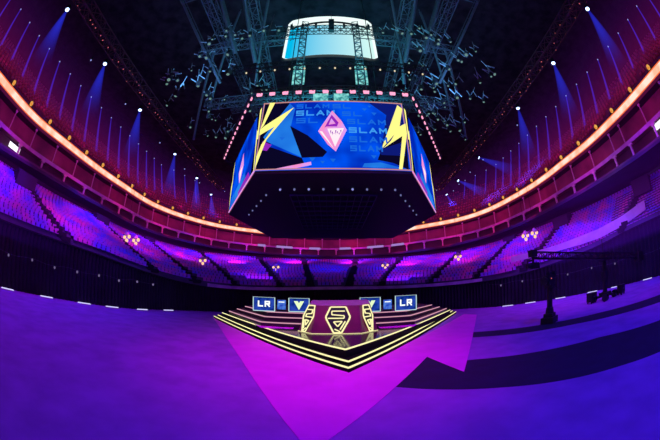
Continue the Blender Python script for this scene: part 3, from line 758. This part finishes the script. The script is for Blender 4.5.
for az, l in ((-10.0, 'left'), (11.9, 'right')):
    a = math.radians(az); x, y = 23.2*math.sin(a), 23.2*math.cos(a)
    t = empty('small_display', (x, y, 1.78), 'small dim blue display standing between the two %s team desks' % l, 'display')
    mb = MB(); mb.box((0, 0, .55), (.7, .06, .8)); mb.build('display_face', glow('small_blue', (.02, .06, .55), .9, (.1, .25, .8), 3), t)
    mb = MB(); mb.box((0, .1, .5), (.8, .1, 1.0)); mb.build('housing', M['black'], t)
    mb = MB(); mb.box((0, -.04, .78), (.5, .03, .08)); mb.build('caption_bar', M['text_w'], t)

# ------------------------------------------------------------------ camera crane and pedestal camera
cr = empty('camera_crane', (24.8, 14.7, 0), 'black camera crane with a long level arm on a wheeled base by the floor edge', 'camera crane')
O = Vector((24.8, 14.7, 0))
mb = MB(); mb.box((0,0,.55), (1.2,1.0,.35)); mb.bar((0,0,.7), (0,0,3.9), .28, 8, .2); mb.box((0,0,2.2), (.6,.6,.9)); mb.build('column', M['black'], cr)
for dx, dy in ((-1.1,-.7),(1.1,-.7),(1.2,.8),(-1.2,.8)):
    mb = MB(); mb.bar((0,0,.5), (dx,dy,.35), .14, 6); leg = mb.build('leg', M['black'], cr)
    mb = MB()
    for s in (-.14, .14):
        k = len(mb.v); mb.bar((dx+s-.09, dy, .36), (dx+s+.09, dy, .36), .36, 14)
    mb.build('wheel', M['blackgloss'], leg)
A0 = Vector((14.6,15.5,5.05))-O; A1 = Vector((31.5,12.4,3.15))-O
mb = MB(); truss(mb, A0, A1, .35, .45, 34, .045); mb.bar(A0+Vector((0,0,-.25)), A1+Vector((0,0,-.25)), .1); mb.build('arm', M['black'], cr)
mb = MB(); mb.box((0,0,4.0), (.7,.7,.8)); mb.build('pivot', M['black'], cr)
mb = MB(); 
for k in range(3): mb.box(tuple(A1+Vector((-.4-.45*k,.08*k,-.1+.04*k))), (.35,.8,1.0))
mb.build('counterweight', M['black'], cr)
mb = MB(); mb.bar(A0, A0+Vector((0,0,-.7)), .09, 6); mb.box(tuple(A0+Vector((0,0,.1))), (.6,.5,.5)); mb.box(tuple(A0+Vector((.1,0,-.8))), (.8,.4,.45)); mb.bar(A0+Vector((-.3,0,-.8)), A0+Vector((-.75,0,-.8)), .16, 10); mb.build('camera_head', M['black'], cr)
mb = MB(); mb.bar(Vector((0,0,5.6)), A0*.55+Vector((0,0,2.3)), .02); mb.bar(Vector((0,0,5.6)), A1*.8+Vector((0,0,.9)), .02); mb.bar((0,0,4.2),(0,0,5.6), .05); mb.build('brace_cable', M['black'], cr)
pc = empty('pedestal_camera', (15.15, 14.35, 0), 'black broadcast camera on a stepped pedestal at the edge of the dark floor band', 'camera', rz=.4)
mb = MB(); mb.box((0,0,.22), (1.25,1.05,.44)); mb.box((0,0,.55), (.85,.75,.3)); mb.build('base', M['black'], pc)
mb = MB(); mb.lathe((0,0,.6), [(.36,0),(.30,.5),(.24,.55),(.2,1.95)], 12); mb.build('column', M['black'], pc)
mb = MB(); mb.box((0,0,2.6), (.55,.7,.2)); mb.build('pan_head', M['black'], pc)
mb = MB(); mb.box((-.05,0,3.05), (1.2,.6,.7)); mb.box((.1,0,3.5), (.6,.3,.25)); mb.bar((-.6,0,3.05), (-1.2,0,3.05), .2, 12, .28); mb.build('camera_body', M['black'], pc)
mb = MB(); mb.box((.75,-.1,3.45), (.12,.45,.35)); mb.bar((.5,0,3.3), (.75,-.1,3.45), .05); mb.build('viewfinder', M['black'], pc)
for s in (-.3, .3):
    mb = MB(); mb.bar((.1,s,2.6), (1.1,s*1.4,2.2), .035, 6); mb.build('pan_handle', M['black'], pc)
mb = MB(); mb.box((-.3,-.32,3.15), (.12,.03,.08)); mb.build('tally_light', M['reddot'], pc)
# equipment cases beside the crane
for x, y, w, l in ((26.9,13.6,.9,'black flight case on wheels just beyond the crane base'),(23.3,15.6,1.1,'black flight case on the near side of the crane base')):
    t = empty('flight_case', (x, y, 0), l, 'case')
    mb = MB(); mb.box((0,0,.55), (w,.7,.75)); mb.box((0,0,.95), (w+.04,.74,.06)); mb.build('body', M['black'], t)
    for sx in (-1,1):
        for sy in (-1,1):
            mb = MB(); mb.bar((sx*w*.38-.03, sy*.25, .09), (sx*w*.38+.03, sy*.25, .09), .09, 10); mb.build('wheel', M['blackgloss'], t)
    mb = MB(); mb.box((0,-.37,.6), (.3,.03,.12)); mb.build('handle', M['truss'], t)

mb = MB(); A = off(RF, -.22, dz=.15); i0 = min(range(NS), key=lambda i: (RF[i].x-22)**2+(RF[i].y-35)**2); i1 = min(range(NS), key=lambda i: (RF[i].x+17)**2+(RF[i].y-35)**2)
band(mb, A, [p+Vector((0,0,.45)) for p in A], i0, i1); tag(mb.build('stand_rail', M['rail']), 'pale pink rail along the front of the far stand behind the stage', 'rail')
# pale sloping barrier in the stand behind the crane, and its strip of seats
RB = off(RF, .7); mb = MB(); pts = []
for az, e0, e1 in ((38.4,3.4,4.5),(42,3.6,4.7),(46,3.8,4.95),(49.5,4.0,5.2),(54,4.2,5.7),(59,4.5,6.2),(65,5.5,7.2),(71.2,6.8,8.5)):
    p = min(RB, key=lambda v: abs(math.degrees(math.atan2(v.x, v.y))-az)+(0 if v.x > 0 else 999)); dd = math.hypot(p.x, p.y)
    x, y = dd*math.sin(math.radians(az)), dd*math.cos(math.radians(az)); pts.append((x, y, 3.5+dd*math.tan(math.radians(e0)), 3.5+dd*math.tan(math.radians(e1))))
for a, b in zip(pts, pts[1:]):
    mb.quad((a[0],a[1],a[2]), (b[0],b[1],b[2]), (b[0],b[1],b[3]), (a[0],a[1],a[3]))
    mb.quad((a[0],a[1],a[3]), (b[0],b[1],b[3]), (b[0]+.3,b[1]+.2,b[3]), (a[0]+.3,a[1]+.2,a[3]))
tag(mb.build('stand_barrier', M['barrier']), 'pale lilac sloping barrier wall in the stand behind the camera crane', 'barrier')

# LED battens along the foot of the drape
first = None
for q, (x, y) in enumerate([(-26.9,9.6),(-26.0,14.4),(-24.3,18.2),(-22.6,21.5),(-20.9,24.9),(-19.3,29.2),(23.6,30.7),(26.6,28.8),(29.5,26),(33.0,22.1),(35.1,18.2),(36.8,13.8)]):
    nx = max(range(NS), key=lambda i: -((RE[i].x-x)**2+(RE[i].y-y)**2)); t = (RE[(nx+1) % NS]-RE[nx-1]).normalized()
    p = RE[nx]; inn = (Vector((CX, CY, 0))-p).normalized()
    if first is None:
        mb = MB(); mb.box((0,0,.06), (1.5,.1,.06)); mb.box((0,.05,.03), (1.6,.1,.06)); first = mb.build('floor_light_batten', glow('batten_glow', (.62, .6, 1), 1.1)); o = first
        tag(o, 'thin white light batten on the floor at the foot of the black drape', 'light', 'light battens along the floor edge')
    else: o = first.copy(); col.objects.link(o)
    o.location = p+inn*.45; o.rotation_euler.z = math.atan2(t.y, t.x)
# railing with tiny lamps half way up the drape
for sgn, lo_, hi_, side_ in ((-1, 74, 112, 'drape left of the stage'), (1, -12, 20, 'drape right of the stage')):
    R = [p+(Vector((CX,CY,0))-Vector((p.x,p.y,0))).normalized()*.4 for p in RE]
    t = empty('lamp_cable', (0,0,0), 'thin cable strung with tiny pale lamps across the black %s' % side_, 'cable')
    mb = MB(); lamps = []
    for i in range(lo_, hi_):
        a, b = R[i % NS], R[(i+1) % NS]
        za = 3.15+.1*math.sin(i*1.3); zb = 3.15+.1*math.sin((i+1)*1.3)
        mb.bar((a.x,a.y,za), (b.x,b.y,zb), .015)
        if i % 3 == 0: lamps.append((a.x,a.y,za-.12))
    mb.build('cable', M['truss'], t)
    for l in lamps:
        mb = MB(); mb.lathe((l[0],l[1],l[2]-.15), [(.05,0),(.13,.12),(.07,.26)], 8); mb.build('lamp', glow('tiny_lamp', (.25,.2,.4), .6) if 'tiny_lamp' not in bpy.data.materials else bpy.data.materials['tiny_lamp'], t)

# ------------------------------------------------------------------ lights
def area(loc, target, size, e_, c, sy=None, spread=180):
    l = bpy.data.lights.new('wash_light', 'AREA'); l.energy = e_; l.color = c; l.size = size
    l.spread = math.radians(spread)
    if sy: l.shape = 'RECTANGLE'; l.size_y = sy
    o = bpy.data.objects.new('wash_light', l); col.objects.link(o); o.location = loc
    o.rotation_euler = (Vector(target)-Vector(loc)).to_track_quat('-Z', 'Y').to_euler()
    return o
def spot(loc, target, e_, c, deg, blend=.8, soft=.5):
    l = bpy.data.lights.new('wash_spot', 'SPOT'); l.energy = e_; l.color = c; l.spot_size = math.radians(deg); l.spot_blend = blend; l.shadow_soft_size = soft
    o = bpy.data.objects.new('wash_spot', l); col.objects.link(o); o.location = loc
    o.rotation_euler = (Vector(target)-Vector(loc)).to_track_quat('-Z', 'Y').to_euler()
    return o
# floor washes
spot((-16, 4, 26), (-16, 14, 0), 15000, (.36, .015, 1), 95, 1, 2)
spot((12, -4, 26), (12, 6, 0), 27000, (.055, .015, 1), 100, 1, 2)
spot((0, 6, 22), (0, 15, 0), 13000, (1, .01, .72), 58, 1, 2)
spot((22, 22, 26), (20, 26, 0), 12000, (.55, .02, .9), 70, 1, 2)
spot((0, 10, 10.5), (0, 22, 0), 900, (.9, .55, .9), 80, 1)
for x in (-20, -10, 0, 10, 20):  # spots added to brighten the far stand, no fixtures modelled
    spot((x*.8, 44, 22), (x*1.25, 58-abs(x)*.12, 8), 9000, (.05, .03, 1) if x in (-10, 10, 0) else (.35, .02, 1), 42, 1)
area((-12, 44, 6), (-14, 60, 8), 6, 700, (.45, .03, 1), 20)  # added fill for the far stand, as is the next
area((12, 44, 6), (14, 60, 8), 6, 700, (.45, .03, 1), 20)
area((28, 14, 12), (36, 22, 6), 3, 260, (.45, .25, 1), 8)  # added fill that brightens the pale barrier
spot((16, 10, 24), (34, 22, 3), 9000, (.03, .03, 1), 60, 1)  # added spot giving the right drape its blue tint
spot((-8, 14, 22), (-24, 20, 2.5), 4000, (.05, .02, 1), 50, 1)
# blue washes on the lower stand, crimson on suites and upper tier
for k, (p, t) in enumerate(resample(off(RP, -14, 24), 13, 3)):
    if p.y < -12: continue
    out = Vector((p.x-CX, p.y-CY, 0)).normalized()
    spot(p, p+out*13+Vector((0,0,-16)), 19000, (.02, .03, 1) if k % 2 else (.16, .015, 1), 48, 1)
for k, (p, t) in enumerate(resample(off(RP, -5, 18), 13, 6)):  # unseen red areas added to boost the ribbon's weak light on the suites
    if p.y < -12: continue
    out = Vector((p.x-CX, p.y-CY, 0)).normalized()
    far = max(0., min(1., (p.y+5)/55)); area(p, p+out*8+Vector((0,0,1)), 3, 70+190*far, (1, .02, .40-.22*far), 9)
for k, (p, t) in enumerate(resample(off(RP, -13, 12), 14, 2)):
    if p.y < -12: continue
    out = Vector((p.x-CX, p.y-CY, 0)).normalized()
    area(p, p+out*9+Vector((0,0,-5)), 4, 420, (.8, .03, .7), 7)
for k, (p, t) in enumerate(resample(off(RP, 2.5, 23.5), 12, 4)):
    if p.y < -12: continue
    out = Vector((p.x-CX, p.y-CY, 0)).normalized()
    area(p, p+out*6+Vector((0,0,3.5)), 2, 25+30*min(1, max(0, p.y/50)), (.8, .02, .30), 7)
# teal light in the roof rig
area((0, 24, 24), (0, 22, 40), 16, 3600, (.05, .52, .66))
area((-14, 20, 24), (-14, 24, 40), 6, 800, (.12, .35, .8))
area((14, 20, 24), (14, 24, 40), 6, 800, (.12, .35, .8))
area((0, 8, 30), (0, 24, 30), 10, 700, (.10, .5, .7))

# haze over the two stands, its lit glow put in as volume emission
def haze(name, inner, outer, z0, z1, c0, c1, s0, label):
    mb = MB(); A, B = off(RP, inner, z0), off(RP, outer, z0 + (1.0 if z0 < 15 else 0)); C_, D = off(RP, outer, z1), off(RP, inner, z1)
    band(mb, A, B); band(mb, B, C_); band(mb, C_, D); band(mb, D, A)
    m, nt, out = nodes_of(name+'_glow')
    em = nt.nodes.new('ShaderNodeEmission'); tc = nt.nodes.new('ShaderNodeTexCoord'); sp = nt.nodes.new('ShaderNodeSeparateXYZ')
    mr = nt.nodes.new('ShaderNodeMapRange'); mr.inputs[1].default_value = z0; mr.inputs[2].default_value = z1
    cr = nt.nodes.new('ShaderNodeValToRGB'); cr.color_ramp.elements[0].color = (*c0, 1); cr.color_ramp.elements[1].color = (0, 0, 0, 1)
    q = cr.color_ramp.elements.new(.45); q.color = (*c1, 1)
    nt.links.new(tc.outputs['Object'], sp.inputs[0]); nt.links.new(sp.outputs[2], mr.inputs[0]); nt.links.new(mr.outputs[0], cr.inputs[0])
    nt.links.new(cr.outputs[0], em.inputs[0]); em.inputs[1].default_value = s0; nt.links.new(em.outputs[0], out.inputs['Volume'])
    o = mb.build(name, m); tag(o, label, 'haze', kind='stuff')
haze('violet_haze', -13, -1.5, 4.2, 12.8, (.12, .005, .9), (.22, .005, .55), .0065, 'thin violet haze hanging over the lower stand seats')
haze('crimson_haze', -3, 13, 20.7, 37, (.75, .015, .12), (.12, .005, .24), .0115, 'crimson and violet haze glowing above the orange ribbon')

# world
w = bpy.data.worlds.new('arena_dark'); sc.world = w; w.use_nodes = True
w.node_tree.nodes['Background'].inputs[0].default_value = (.03, .01, .08, 1)
w.node_tree.nodes['Background'].inputs[1].default_value = .25
# camera
cd = bpy.data.cameras.new('camera'); cam = bpy.data.objects.new('camera', cd); col.objects.link(cam)
cam.location = (0, 0, 3.5); cam.rotation_euler = (math.radians(90+15), 0, 0)
cd.type = 'PANO'
cd.panorama_type = 'FISHEYE_EQUISOLID'
cd.fisheye_lens = 15.0; cd.fisheye_fov = math.radians(200)
cd.sensor_width = 36.0; cd.sensor_height = 24.0; cd.sensor_fit = 'HORIZONTAL'
cd.clip_end = 500; cd.clip_start = .05
sc.camera = cam
sc.view_settings.view_transform = 'Standard'; sc.view_settings.look = 'None'
sc.view_settings.exposure = 0; sc.view_settings.gamma = 1
